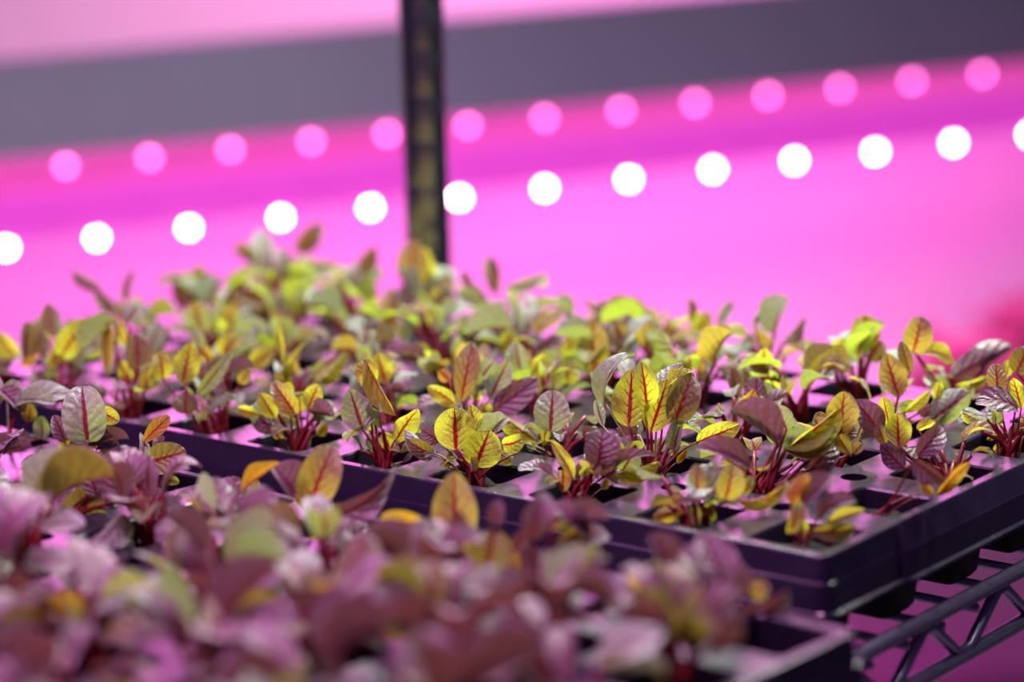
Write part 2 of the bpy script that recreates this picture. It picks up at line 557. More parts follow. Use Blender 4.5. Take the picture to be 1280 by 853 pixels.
# ------------------------------------------------------------------ leaves
def leaf_material(name, refl, refl_tip, trans, tfac, vein, vein_t, side=0.92, sheen=0.4, rough=0.36):
    m, nt, b = newmat(name)
    L = nt.links
    uv = N(nt, 'ShaderNodeUVMap'); uv.uv_map = 'UVMap'
    oi = N(nt, 'ShaderNodeObjectInfo')
    rnd = oi.outputs['Random']
    tc = N(nt, 'ShaderNodeTexCoord')
    nz = N(nt, 'ShaderNodeTexNoise'); nz.noise_dimensions = '4D'
    nz.inputs['Scale'].default_value = 4.5; nz.inputs['Detail'].default_value = 3
    L.new(uv.outputs[0], nz.inputs['Vector']); L.new(math_n(nt, 'MULTIPLY', rnd, 37.0), nz.inputs['W'])
    sp = N(nt, 'ShaderNodeSeparateXYZ'); L.new(uv.outputs[0], sp.inputs[0])
    U = math_n(nt, 'MULTIPLY', math_n(nt, 'SUBTRACT', sp.outputs[0], 0.5), 2.0)
    nzc = math_n(nt, 'SUBTRACT', nz.outputs['Fac'], 0.5)
    Uj = math_n(nt, 'ADD', U, math_n(nt, 'MULTIPLY', nzc, 0.10))
    A = math_n(nt, 'ABSOLUTE', Uj)
    V = sp.outputs[1]
    # midrib, thick at the stalk and thin at the tip
    wmid = math_n(nt, 'MULTIPLY_ADD', V, -0.12); nt.nodes[-1].inputs[2].default_value = 0.19
    mid = math_n(nt, 'SUBTRACT', 1.0, math_n(nt, 'DIVIDE', A, wmid), True)
    mid = math_n(nt, 'MULTIPLY', mid, 2.4, True)
    # side veins leaving the midrib at a slant
    s = math_n(nt, 'MULTIPLY', V, 5.6)
    s = math_n(nt, 'SUBTRACT', s, math_n(nt, 'MULTIPLY', math_n(nt, 'POWER', A, 0.8), 1.8))
    s = math_n(nt, 'ADD', s, math_n(nt, 'MULTIPLY', nzc, 1.5))
    s = math_n(nt, 'ADD', s, math_n(nt, 'MULTIPLY', math_n(nt, 'SIGN', U), 0.22))
    fr = math_n(nt, 'FRACT', math_n(nt, 'ADD', s, 20.0))
    d = math_n(nt, 'ABSOLUTE', math_n(nt, 'SUBTRACT', fr, 0.5))
    wl = math_n(nt, 'MULTIPLY_ADD', A, -0.09); nt.nodes[-1].inputs[2].default_value = 0.14
    lat = math_n(nt, 'SUBTRACT', 1.0, math_n(nt, 'DIVIDE', d, wl), True)
    lat = math_n(nt, 'MULTIPLY', lat, 2.0, True)
    lat = math_n(nt, 'MULTIPLY', lat, math_n(nt, 'SUBTRACT', 1.12, A, True))
    # net of fine veins
    mp = N(nt, 'ShaderNodeMapping'); mp.inputs['Scale'].default_value = (6, 10, 1)
    L.new(uv.outputs[0], mp.inputs['Vector'])
    vo = N(nt, 'ShaderNodeTexVoronoi'); vo.feature = 'DISTANCE_TO_EDGE'; vo.inputs['Scale'].default_value = 1.0
    L.new(mp.outputs[0], vo.inputs['Vector'])
    net = math_n(nt, 'SUBTRACT', 1.0, math_n(nt, 'MULTIPLY', vo.outputs['Distance'], 11.0), True)
    vm = math_n(nt, 'MAXIMUM', mid, math_n(nt, 'MAXIMUM', math_n(nt, 'MULTIPLY', lat, side), math_n(nt, 'MULTIPLY', net, 0.28)))
    # blade colours
    g = N(nt, 'ShaderNodeMapRange'); g.inputs['From Min'].default_value = 0.25; g.inputs['From Max'].default_value = 0.95
    L.new(math_n(nt, 'ADD', V, math_n(nt, 'MULTIPLY', nzc, 0.7)), g.inputs['Value'])
    mx = N(nt, 'ShaderNodeMix', data_type='RGBA'); mx.inputs['A'].default_value = (*refl, 1); mx.inputs['B'].default_value = (*refl_tip, 1)
    L.new(g.outputs['Result'], mx.inputs['Factor'])
    hs = N(nt, 'ShaderNodeHueSaturation')
    hv = N(nt, 'ShaderNodeMapRange'); hv.inputs['To Min'].default_value = 0.78; hv.inputs['To Max'].default_value = 1.22
    L.new(rnd, hv.inputs['Value']); L.new(hv.outputs[0], hs.inputs['Value'])
    hh = N(nt, 'ShaderNodeMapRange'); hh.inputs['To Min'].default_value = 0.485; hh.inputs['To Max'].default_value = 0.515
    L.new(math_n(nt, 'FRACT', math_n(nt, 'MULTIPLY', rnd, 7.31)), hh.inputs['Value']); L.new(hh.outputs[0], hs.inputs['Hue'])
    L.new(mx.outputs['Result'], hs.inputs['Color'])
    cv = N(nt, 'ShaderNodeMix', data_type='RGBA'); cv.inputs['B'].default_value = (*vein, 1)
    L.new(hs.outputs['Color'], cv.inputs['A']); L.new(vm, cv.inputs['Factor'])
    L.new(cv.outputs['Result'], b.inputs['Base Color'])
    b.inputs['Roughness'].default_value = rough
    b.inputs['Specular IOR Level'].default_value = 0.6
    b.inputs['Sheen Weight'].default_value = sheen
    b.inputs['Sheen Roughness'].default_value = 0.35
    b.inputs['Sheen Tint'].default_value = (1.0, 0.92, 0.98, 1)
    # puckered blade between the veins
    hgt = math_n(nt, 'SUBTRACT', math_n(nt, 'MULTIPLY', d, -1.0), math_n(nt, 'MULTIPLY', mid, 0.3))
    hgt = math_n(nt, 'ADD', math_n(nt, 'COSINE', math_n(nt, 'MULTIPLY', fr, 6.2832)), math_n(nt, 'MULTIPLY', mid, -1.0))
    hgt = math_n(nt, 'MULTIPLY', hgt, -0.5) if False else math_n(nt, 'MULTIPLY', math_n(nt, 'ADD', d, math_n(nt, 'MULTIPLY', mid, -0.25)), 1.0)
    hgt = math_n(nt, 'ADD', hgt, math_n(nt, 'MULTIPLY', vo.outputs['Distance'], 0.5))
    bp = N(nt, 'ShaderNodeBump'); bp.inputs['Strength'].default_value = 0.8; bp.inputs['Distance'].default_value = 0.0011
    L.new(hgt, bp.inputs['Height']); L.new(bp.outputs['Normal'], b.inputs['Normal'])
    tr = N(nt, 'ShaderNodeBsdfTranslucent')
    ct = N(nt, 'ShaderNodeMix', data_type='RGBA'); ct.inputs['B'].default_value = (*vein_t, 1); ct.inputs['A'].default_value = (*trans, 1)
    L.new(vm, ct.inputs['Factor']); L.new(ct.outputs['Result'], tr.inputs['Color'])
    ms = N(nt, 'ShaderNodeMixShader'); ms.inputs[0].default_value = tfac
    L.new(b.outputs[0], ms.inputs[1]); L.new(tr.outputs[0], ms.inputs[2])
    L.new(ms.outputs[0], nt.nodes['Material Output'].inputs['Surface'])
    return m

LM = {
    'Y': leaf_material('leaf_backlit_yellow', (0.44, 0.48, 0.045), (0.40, 0.47, 0.07), (0.72, 0.80, 0.045), 0.58, (0.30, 0.008, 0.012), (0.40, 0.006, 0.005)),  # yellow of light shining through the blade put into its colour
    'G': leaf_material('leaf_grey_green', (0.27, 0.39, 0.25), (0.42, 0.53, 0.45), (0.50, 0.62, 0.10), 0.32, (0.24, 0.04, 0.07), (0.30, 0.02, 0.02), 0.30),
    'P': leaf_material('leaf_purple_green', (0.19, 0.13, 0.145), (0.26, 0.21, 0.225), (0.32, 0.11, 0.09), 0.20, (0.18, 0.02, 0.07), (0.25, 0.01, 0.02), 0.26, 0.18),
    'M': leaf_material('leaf_bronze_green', (0.42, 0.38, 0.06), (0.29, 0.27, 0.19), (0.68, 0.58, 0.05), 0.45, (0.32, 0.02, 0.03), (0.42, 0.01, 0.01)),
    'D': leaf_material('leaf_deep_green', (0.16, 0.17, 0.05), (0.20, 0.17, 0.11), (0.42, 0.34, 0.03), 0.35, (0.20, 0.015, 0.02), (0.30, 0.01, 0.01)),
    'L': leaf_material('leaf_lime', (0.32, 0.44, 0.06), (0.36, 0.46, 0.12), (0.52, 0.72, 0.05), 0.45, (0.26, 0.03, 0.02), (0.36, 0.02, 0.01), 0.5),
    'O': leaf_material('leaf_orange', (0.44, 0.26, 0.03), (0.42, 0.30, 0.05), (0.80, 0.52, 0.02), 0.50, (0.38, 0.02, 0.01), (0.50, 0.01, 0.005)),
}
M_stalk = simple('red_stalk', (0.20, 0.014, 0.022), 0.38, noise=0.35, scale=160)
M_stalk_pale = simple('pale_stalk', (0.42, 0.30, 0.16), 0.4, noise=0.35, scale=160)

def leaf_mesh(p, q, bend, cup, wave, seed, nv=30, nu=14):
    rg = random.Random(seed)
    pk = rg.uniform(0.6, 1.3)
    ph = rg.uniform(0, 6); ph2 = rg.uniform(0, 6)
    V = []; uv = []; Fc = []
    # curved midline with its chord along +Y
    line = []; y = z = 0.0
    for k in range(nv + 1):
        line.append((y, z))
        an = bend * ((k + 0.5) / nv - 0.5) * 2
        y += math.cos(an) / nv; z += -math.sin(an) / nv
    ey = line[-1][0]
    for k in range(nv + 1):
        v = k / nv
        an = bend * (v - 0.5) * 2
        hw = 0.5 * max(math.sin(math.pi * min(1, v ** p)), 0.0) ** q
        hw = max(hw, 0.02 if v < 0.5 else 0.0)
        yc, zc = line[k][0] / ey, line[k][1] / ey
        for i in range(nu + 1):
            u = i / nu * 2 - 1
            x = u * hw * (1 - 0.12 * cup)
            off = cup * abs(u) ** 1.4 * hw + wave * u * u * math.sin(7.5 * v + ph + (1.7 if u > 0 else 0)) * hw
            sv = 5.6 * v - 1.8 * abs(u) ** 0.8 + (0.22 if u > 0 else -0.22 if u < 0 else 0)
            dd = abs((sv + 20) % 1 - 0.5) * 2                     # 0 on a side vein, 1 halfway between two
            off += 0.030 * (dd ** 0.8) * math.sin(math.pi * min(1, abs(u) * 1.05)) ** 0.7 * (0.4 + 1.2 * v * (1.15 - v)) * pk
            off += 0.014 * math.sin(11 * v + 5 * u + ph2) * abs(u) * pk
            V.append(Vector((x, yc + math.sin(an) * off, zc + math.cos(an) * off)))
            uv.append((i / nu, v))
    for k in range(nv):
        for i in range(nu):
            a = k * (nu + 1) + i
            Fc.append((a, a + 1, a + nu + 2, a + nu + 1))
    return mesh('leaf', V, Fc, True, uv)

SHAPES = {'r': (0.92, 0.50), 'o': (0.85, 0.62), 's': (1.15, 0.62), 'l': (0.92, 0.85)}   # round, ovate, spoon, lance
LEAF = {}
for kx, (p, q) in SHAPES.items():
    LEAF[kx] = []
    for vi, (bend, cup, wave) in enumerate(((0.25, 0.18, 0.05), (0.55, 0.35, 0.10), (-0.30, 0.25, 0.14), (0.85, 0.15, 0.16), (0.1, 0.6, 0.08), (-0.1, -0.35, 0.12), (0.95, 0.35, 0.12), (0.35, 1.1, 0.10))):
        LEAF[kx].append(leaf_mesh(p, q, bend, cup, wave, hash((kx, vi)) % 1000 if False else ord(kx) * 10 + vi))

TOCAM = -_fw
PLANTS = {}
def plant_for(key):
    if key in PLANTS: return PLANTS[key]
    tr, i, j = key
    rg = random.Random(i * 31 + j * 7 + (500 if tr == 'front' else 0))
    a, b = cell_ab(tr, i, j, rg.uniform(-.06, .06), rg.uniform(-.06, .06))
    e = empty('chard_seedling', cell(a, b, -0.10))
    PLANTS[key] = {'o': e, 'rg': rg, 'cnt': {}, 'n': 0, 'a': a, 'b': b, 'tall': 0.0}
    # lumpy soil plug, filling the cell
    ca, cb = cell_ab(tr, i, j)
    V = []; Fc = []
    n = 7; h = WO / 2 - 0.035
    ph = TRAYS[tr][1]
    for yy in range(n + 1):
        for xx in range(n + 1):
            fx = (xx / n * 2 - 1) * h; fy = (yy / n * 2 - 1) * h
            edge = xx in (0, n) or yy in (0, n)
            zz = rg.uniform(-0.03, 0.035) - (0.05 if edge else 0)
            u = fx * math.cos(ph) - fy * math.sin(ph); v = fx * math.sin(ph) + fy * math.cos(ph)
            V.append(Vector((-(ca - a + u) * C, (cb - b + v) * C, (zz - 0.03) * C)))
    for yy in range(n):
        for xx in range(n):
            k = yy * (n + 1) + xx
            Fc.append((k, k + n + 1, k + n + 2, k + 1))
    link('soil_plug', mesh('soil_plug', V, Fc, False), M_soil, e)
    return PLANTS[key]

def add_leaf(P, base, tip, width, style, roll=None, shape=None, var=None, stalk=True, stalk_r=None, pale=False):
    """base and tip are world points, width in metres"""
    rg = P['rg']; e = P['o']
    ax = (tip - base); L = ax.length
    if L < 1e-5: return
    yv = ax.normalized()
    nn = TOCAM - yv * TOCAM.dot(yv)
    if nn.length < 0.05: nn = UP - yv * UP.dot(yv)
    nn.normalize()
    roll = math.radians(roll if roll is not None else rg.uniform(-22, 22))
    wreal = width / max(math.cos(roll), 0.42)
    zv = (Matrix.Rotation(roll, 3, yv) @ nn)
    # keep the upper side up when the leaf is rolled
    if abs(roll) > 0.6 and zv.z < 0: zv = (Matrix.Rotation(-roll, 3, yv) @ nn)
    xv = yv.cross(zv).normalized()
    if shape is None:
        asp = wreal / L
        shape = 'r' if asp > 0.75 else ('o' if asp > 0.52 else ('s' if asp > 0.34 else 'l'))
    if var is None:
        var = rg.choice((0, 0, 1, 2, 5)) if abs(roll) < 0.2 else rg.randrange(8)
    Mx = Matrix.Translation(base - e.location) @ Matrix((xv * wreal, yv * L, zv * L)).transposed().to_4x4()
    link('leaf', LEAF[shape][var], LM[style], e, world_matrix=Mx)
    P['cnt'][style] = P['cnt'].get(style, 0) + 1
    P['n'] += 1
    P['tall'] = max(P['tall'], (tip.z - H) / C, (base.z - H) / C)
    if stalk:
        root = Vector((rg.uniform(-.09, .09) * C, rg.uniform(-.09, .09) * C, -0.04 * C))
        end = base - e.location + yv * (0.05 * L)
        ctl = root.lerp(end, 0.55)
        ctl.z = max(ctl.z, min(end.z, root.z + 0.25 * C)); ctl += (end - root).cross(UP) * rg.uniform(-0.12, 0.12)
        rr = stalk_r or (0.017 * C * rg.uniform(0.75, 1.2) * min(1.2, max(0.5, wreal / (0.3 * C))))
        pts = []; rad = []
        for k in range(7):
            t = k / 6
            pts.append(root * (1 - t) ** 2 + ctl * (2 * t * (1 - t)) + end * t * t)
            rad.append(rr * (1.15 - 0.5 * t))
        mb = MB(); mb.tube(pts, rad, 7)
        link('stalk', mesh('stalk', mb.V, mb.F, True), M_stalk_pale if (pale or (style in 'GL' and rg.random() < 0.4)) else M_stalk, e)

def px_plant(rx, ry, text, key=None, dz=0.0):
    """root pixel, then 'bx by tx ty width style [roll]' for every leaf"""
    if key is None: key = find_cell(rx, ry)
    P = plant_for(key)
    rg = P['rg']
    D = depth_of(cell(P['a'], P['b'], 0)) + dz
    items = text.strip().split(';')
    for kk, part in enumerate(items):
        w = part.split()
        if len(w) < 6: continue
        bx, by, tx, ty, wd = (float(q) for q in w[:5])
        st = w[5]; roll = float(w[6]) if len(w) > 6 else None
        d0 = D - 0.13 + 0.26 * kk / len(items)          # listed from the nearest leaf to the farthest
        Lp = math.hypot(tx - bx, ty - by) * D / F_PX            # seen length in cells
        d1 = d0 + rg.uniform(-0.25, 0.30) * Lp
        add_leaf(P, at(bx, by, d0), at(tx, ty, d1), wd * (d0 + d1) / 2 / F_PX * C, st, roll)
    return P

# ---- rear tray, front row
px_plant(595, 600, "570 563 568 510 51 Y 0;594 583 612 538 49 Y 8;596 538 588 505 20 Y 30;575 525 575 504 14 G;545 568 506 538 18 G 48;541 571 508 550 24 D;628 556 652 548 25 Y;648 568 643 544 9 D;549 552 527 537 24 P;556 586 564 564 10 Y;622 566 641 578 18 Y", ('rear', 3, 0))
px_plant(470, 575, "454 540 437 486 42 G 5;458 452 495 520 24 M 20;466 478 455 450 30 Y;494 552 523 511 27 Y 25;488 562 480 541 20 Y;470 568 458 548 9 G;500 566 520 545 10 M;505 578 516 566 7 P", ('rear', 4, 0))
px_plant(755, 622, "748 580 752 538 46 P 10;760 545 703 601 20 P 35;754 588 765 541 25 P 10;718 600 688 550 17 Y 20;703 588 704 616 18 O;766 593 824 577 20 Y 30;768 589 822 573 11 P 45;727 583 772 606 14 P 40;778 588 792 563 32 G;777 585 792 551 9 Y;753 612 759 599 10 O", ('rear', 2, 0))
px_plant(870, 655, "871 616 871 580 24 M;906 624 915 581 36 M;900 613 842 629 13 P 45;853 638 816 648 21 O;850 632 838 622 18 O;864 626 871 661 15 M;889 623 893 651 11 Y;923 625 983 601 19 M 30;930 618 940 596 15 Y;880 620 900 590 22 G", ('rear', 1, 0))
px_plant(1005, 668, "988 630 1011 593 27 O;1004 632 1040 594 28 P 35;984 667 994 625 22 M;1024 647 1070 627 20 P 40;1014 664 1067 660 25 D;1036 652 1082 638 15 M;1003 671 998 640 20 Y;1030 668 1050 645 22 D", ('rear', 0, 0))
px_plant(378, 555, "370 518 342 477 28 M 0;344 523 325 491 24 Y 0;322 518 297 510 15 Y;346 533 315 527 26 P;362 494 353 480 18 Y;385 511 398 480 26 Y 0;375 514 375 495 20 Y;392 523 419 508 25 G;364 496 386 491 8 G;373 529 349 518 12 G;352 548 346 530 14 M;398 545 408 528 14 M", ('rear', 5, 0))
px_plant(266, 529, "232 518 232 491 34 D 0;259 521 300 498 11 G 40;246 493 288 440 20 G 25;228 480 239 428 34 Y;204 473 197 442 25 Y;288 468 317 459 15 P 40;262 500 270 470 24 G;280 495 262 470 22 P;300 480 312 462 16 M;240 470 222 448 18 G", ('rear', 6, 0))
px_plant(167, 510, "172 459 169 417 36 D;135 402 135 470 18 M;146 402 108 437 30 G;158 402 172 383 30 G;190 470 205 440 24 Y;160 480 152 450 20 Y;180 485 188 455 18 M", ('rear', 7, 0))
px_plant(72, 493, "77 445 110 399 34 Y 0;53 450 51 414 16 D;70 420 60 380 22 D;95 456 106 434 22 G;33 445 33 403 24 D;90 452 84 412 22 G;62 460 78 430 18 Y", ('rear', 8, 0))
px_plant(5, 480, "21 445 2 419 28 Y;8 450 -12 410 24 Y;30 460 42 420 18 O;-6 460 -30 425 30 G", ('rear', 9, 0))
# ---- rear tray, second row
px_plant(1142, 632, "1141 574 1181 600 25 P 30;1152 597 1167 616 13 O;1171 620 1213 577 19 O 20;1168 616 1198 590 12 P", ('rear', 0, 1), -0.15)
px_plant(983, 596, "973 560 912 516 29 P 35;980 564 1049 511 32 Y 20;979 560 1039 527 18 D 30;984 538 970 507 36 G;1050 543 1056 489 42 M 0;1064 571 1040 533 21 D;1010 590 1041 555 40 P 0;1066 568 1078 554 14 M;1000 545 985 520 20 G;1030 548 1018 522 26 D;1052 550 1068 535 20 D", ('rear', 1, 1))
px_plant(960, 606, "936 588 869 561 26 P 30;934 590 905 572 18 Y", ('rear', 1, 1), -0.35)
px_plant(832, 590, "786 534 790 462 44 Y 0;808 510 801 452 32 Y 5;756 510 796 445 17 G 50;813 540 834 474 38 Y 5;843 530 864 467 42 D 0;832 490 867 465 11 Y 55;843 562 853 523 21 G;841 572 850 539 11 Y;871 553 925 531 31 Y 5;820 490 853 455 28 G;754 534 744 500 13 G;815 569 828 545 9 G;813 574 794 559 9 P;838 579 818 567 7 P;846 580 858 562 10 O", ('rear', 2, 1))
px_plant(680, 570, "688 540 691 488 46 G 0;679 559 685 503 15 Y 10;671 552 626 520 20 Y 25;655 556 630 540 22 G;660 562 672 552 12 G", ('rear', 3, 1))
px_plant(590, 528, "576 504 590 430 33 M 0;568 504 534 483 23 Y;612 500 636 450 30 G 10;617 514 672 473 36 P 10;612 522 601 504 19 Y;600 474 618 451 25 G;562 476 549 463 15 O;600 500 591 481 15 Y;628 510 640 480 22 Y", ('rear', 4, 1))
px_plant(480, 505, "482 480 472 441 28 Y 0;490 482 514 475 20 P 35;470 485 452 455 26 Y;455 500 448 470 16 G;500 495 512 480 14 P", ('rear', 5, 1))
px_plant(366, 490, "355 458 346 400 9 Y;362 479 384 428 9 Y;350 476 349 461 12 Y;390 472 431 438 15 Y 30;372 470 360 440 12 M", ('rear', 6, 1))
px_plant(285, 470, "278 445 300 421 26 Y;313 458 342 436 27 Y;253 434 242 410 20 G;288 455 270 430 20 G;300 462 322 446 16 Y;265 450 248 430 18 M", ('rear', 7, 1))
px_plant(180, 455, "120 440 110 408 26 G;185 440 200 402 26 G;165 432 150 400 20 Y;200 440 212 415 20 D", ('rear', 8, 1))
px_plant(100, 440, "40 425 60 395 24 G;98 420 118 396 22 D;60 430 36 406 20 Y;85 425 92 398 18 G", ('rear', 9, 1))
# ---- rear tray, third row
px_plant(1132, 598, "1124 560 1122 516 34 Y 0;1130 586 1100 555 30 P 0;1147 570 1177 533 31 P 5;1106 554 1098 530 17 M;1146 537 1169 527 13 Y;1112 535 1104 497 19 Y;1098 542 1068 501 36 P 10;1100 540 1110 520 14 G", ('rear', 0, 2))
px_plant(1040, 560, "1070 550 1082 520 24 G;1030 540 1022 515 22 D", ('rear', 1, 2))
px_plant(920, 540, "919 513 943 486 19 O 25;945 513 946 472 28 P 0;950 512 985 491 17 P 30;955 520 975 503 18 G;935 518 925 495 16 G", ('rear', 2, 2))
px_plant(787, 525, "760 515 748 490 16 G;800 505 812 480 20 Y;775 500 782 475 22 G", ('rear', 3, 2))
px_plant(684, 500, "684 487 686 455 44 Y 0;664 468 682 442 17 Y;700 500 740 484 8 G 45;651 465 645 428 32 G;660 480 650 455 24 G;705 480 715 452 26 Y", ('rear', 4, 2))
px_plant(556, 482, "551 456 522 443 20 Y;534 461 487 438 24 P 35;560 470 540 450 18 G;575 462 580 432 22 D;545 465 530 452 16 Y", ('rear', 5, 2))
px_plant(452, 470, "439 434 399 461 17 Y 30;470 450 462 424 20 G;445 450 432 425 18 D", ('rear', 6, 2))
px_plant(345, 450, "330 430 318 405 22 G;352 436 366 408 20 M;340 440 345 415 16 Y", ('rear', 7, 2))
px_plant(262, 430, "253 417 243 376 28 Y;278 420 293 380 28 Y;262 410 258 385 18 G", ('rear', 8, 2))
px_plant(178, 425, "127 364 90 340 15 D 20;158 378 168 338 11 D;140 395 120 365 18 D;172 402 180 380 18 G;150 400 148 376 16 M", ('rear', 9, 2))
# ---- rear tray, fourth row
px_plant(1262, 568, "1272 512 1219 504 29 P 40;1240 534 1202 516 14 Y 20;1277 512 1266 472 20 Y;1247 491 1244 455 28 M 0;1248 531 1247 516 16 M;1262 549 1281 529 20 P;1246 544 1233 550 8 Y;1252 556 1243 564 12 M;1280 545 1292 515 20 O", ('rear', 0, 3))
px_plant(1128, 535, "1124 497 1107 441 36 M 0;1131 516 1162 489 15 Y 20;1164 526 1213 490 38 G 0;1169 504 1175 476 14 Y;1138 468 1126 427 17 D;1150 500 1160 520 18 P;1160 515 1190 500 18 D", ('rear', 1, 3))
px_plant(945, 510, "956 461 955 435 22 Y 0;961 467 921 454 22 P 30;924 497 912 459 19 D;945 497 943 471 30 P 0;955 477 990 492 19 Y 25;963 477 985 470 13 P;935 490 930 465 18 D", ('rear', 2, 3))
px_plant(870, 496, "856 465 855 438 20 G;878 470 868 436 15 O;890 480 880 455 14 G;850 475 838 452 18 Y", ('rear', 3, 3))
px_plant(742, 488, "742 468 741 398 40 M 0;754 460 796 423 21 G 25;713 455 713 421 26 Y 0;783 428 763 400 22 D;730 462 722 430 20 O;765 465 780 440 20 D", ('rear', 4, 3))
px_plant(655, 460, "627 441 643 412 23 Y;656 436 674 417 21 P 25;664 450 701 417 23 P 20;640 445 628 420 22 G;690 450 705 425 18 Y", ('rear', 5, 3))
px_plant(560, 445, "607 436 575 402 36 D 15;569 403 612 423 20 G 40;590 438 576 410 26 D;560 425 548 400 20 G;545 410 541 380 21 Y", ('rear', 6, 3))
px_plant(455, 430, "481 434 431 403 24 G 30;484 431 490 361 25 M 0;460 420 450 390 22 D;500 425 512 400 22 G;440 415 425 395 20 Y", ('rear', 7, 3))
px_plant(360, 415, "350 395 342 365 22 G;375 398 390 370 20 D;362 390 358 362 16 M;340 400 322 380 20 D", ('rear', 8, 3))
px_plant(265, 402, "228 392 217 343 20 D;267 382 275 347 32 G;262 362 260 340 14 D;245 390 240 360 20 D;285 392 296 366 22 M", ('rear', 9, 3))
# ---- rear tray, back row
px_plant(1285, 520, "1270 467 1284 434 36 D;1258 471 1263 449 15 Y;1290 470 1300 430 30 P", ('rear', 0, 4))
px_plant(1188, 504, "1141 440 1151 396 38 M 0;1141 442 1193 455 19 Y 35;1188 474 1266 433 33 P 20;1192 483 1233 472 15 Y 20;1185 492 1154 472 22 G 15;1200 490 1225 478 24 D", ('rear', 1, 4))
px_plant(1070, 485, "1081 436 1081 394 38 Y 0;1084 450 1102 427 27 D;1034 444 1057 424 19 Y 15;1014 472 1034 441 24 G;1048 452 1083 454 13 G 40;1040 470 1020 455 26 P;1060 465 1052 445 18 M", ('rear', 2, 4))
px_plant(940, 468, "942 405 954 391 11 G;938 418 926 438 17 D;945 415 967 432 13 M 30;919 433 914 453 17 D;971 445 1021 424 6 M;950 440 962 420 12 Y", ('rear', 3, 4))
px_plant(860, 455, "861 403 860 373 11 D;866 429 885 390 27 Y 0;897 408 915 377 15 G;845 426 838 397 17 Y;856 440 846 415 18 G", ('rear', 4, 4))
px_plant(790, 448, "826 419 787 387 36 G 15;826 460 796 429 20 G 20;834 450 802 420 24 Y 15;756 400 730 376 9 D;754 402 748 376 8 D;790 440 775 415 22 D;770 430 760 408 20 G", ('rear', 5, 4))
px_plant(628, 422, "620 368 611 322 20 D 0;632 360 686 343 16 G 30;590 364 578 340 11 D;625 427 629 393 26 G;610 405 596 380 22 D;640 410 655 392 20 G", ('rear', 6, 4))
px_plant(530, 408, "516 358 516 298 40 M 0;509 417 505 354 28 G 10;537 390 563 343 22 D;558 392 565 364 24 D;528 395 545 372 24 D;535 360 530 310 28 Y", ('rear', 7, 4))
px_plant(438, 395, "453 345 468 308 22 D;439 365 446 329 26 G;463 392 460 361 20 Y;414 399 414 361 32 Y;430 380 420 350 22 D;400 390 392 360 20 D;445 400 430 380 20 M", ('rear', 8, 4))
px_plant(350, 383, "327 343 327 287 32 G 10;320 332 294 312 20 D;373 315 402 280 26 D;387 332 419 327 18 G 30;337 383 337 320 16 M;309 385 291 354 24 D;365 350 352 310 22 G;345 360 358 325 26 M;320 380 330 350 24 D;380 375 372 340 26 D", ('rear', 9, 4))

# ---- front tray, plants that can be told apart
px_plant(115, 575, "110 553 103 483 58 G 5;124 513 149 527 23 Y;82 552 67 519 25 P;78 572 92 548 25 Y;89 577 138 562 17 Y 25;89 566 149 558 9 P 50;127 555 161 549 19 P 35;120 560 100 530 26 G")
px_plant(190, 600, "179 553 212 520 21 O 0;177 592 175 541 13 G 25;184 579 233 565 41 D 0;205 600 224 604 14 Y;192 560 205 545 12 P;205 580 228 572 18 P 40")
px_plant(145, 640, "165 632 148 558 58 P 25;120 620 105 575 30 P 35;176 640 160 610 22 O;140 600 118 600 30 P 45;185 640 200 610 26 P")
px_plant(70, 605, "70 607 54 561 30 P 15;80 598 98 590 30 P 40;50 600 30 575 24 P 40;88 610 110 600 26 P 30")
px_plant(20, 540, "19 502 92 493 27 G 45;20 505 70 505 22 G 45;0 487 31 517 22 P 40;36 528 38 505 21 M;53 550 51 520 23 G;0 546 47 548 12 P 50;0 580 41 560 25 P 40;-10 510 -5 470 30 G;8 500 20 475 24 G;10 570 30 545 20 P")
px_plant(400, 650, "386 634 416 558 54 M 0;407 647 494 585 28 P 30;415 660 443 638 36 D;369 620 342 585 42 P 35;301 615 351 579 12 O 40;381 640 368 580 16 Y 25;354 690 399 674 28 O;419 702 456 653 48 P 20")
px_plant(300, 640, "300 640 270 605 40 P 40;320 650 345 620 40 P 40;290 655 255 640 34 P 45;330 660 350 640 26 D;310 640 322 600 20 M;280 660 300 630 28 D")
px_plant(560, 700, "568 693 568 589 60 M 0;535 659 475 650 28 O 10;523 726 519 660 58 P 20;560 720 590 690 30 P 40;540 700 500 690 26 P 40")
px_plant(620, 740, "605 712 620 663 58 D 10;624 740 646 690 28 O;590 700 560 672 28 M;660 730 690 700 40 P 40;600 740 570 720 36 P 40;640 690 660 660 26 P 30")
px_plant(680, 690, "661 674 679 615 40 P 15;619 656 624 625 22 P;736 671 690 634 26 P 25;697 678 740 655 24 D;694 652 763 648 24 P 40;690 660 710 640 22 M;720 690 760 670 26 P 40")
px_plant(880, 740, "909 737 876 667 54 P 20;839 706 813 668 38 P 25;870 760 884 738 14 O;909 768 985 738 38 P 25;850 740 830 700 36 P 30;920 750 900 700 36 P 30;940 745 960 730 26 M;880 720 850 690 34 P 40;895 730 925 705 30 P")
px_plant(815, 790, "803 737 790 715 22 O;815 800 800 750 40 P 20;840 790 860 745 40 P 20;790 780 760 740 46 P 30;830 800 870 770 30 D;800 770 770 765 40 P 45;845 760 880 748 34 P 40;820 760 812 715 34 P 20")
px_plant(60, 660, "30 690 20 600 56 D 5;60 690 55 625 40 M 5;100 680 110 605 60 D 5;75 660 45 615 30 P 40;40 660 10 625 34 P 40;120 640 140 620 30 P 40")
px_plant(110, 770, "95 790 80 735 34 O;140 790 130 720 50 O;60 740 20 735 20 O;120 760 170 720 40 P 40;60 780 20 770 44 P 40;150 800 200 770 46 P 40;100 740 60 700 40 P 40")
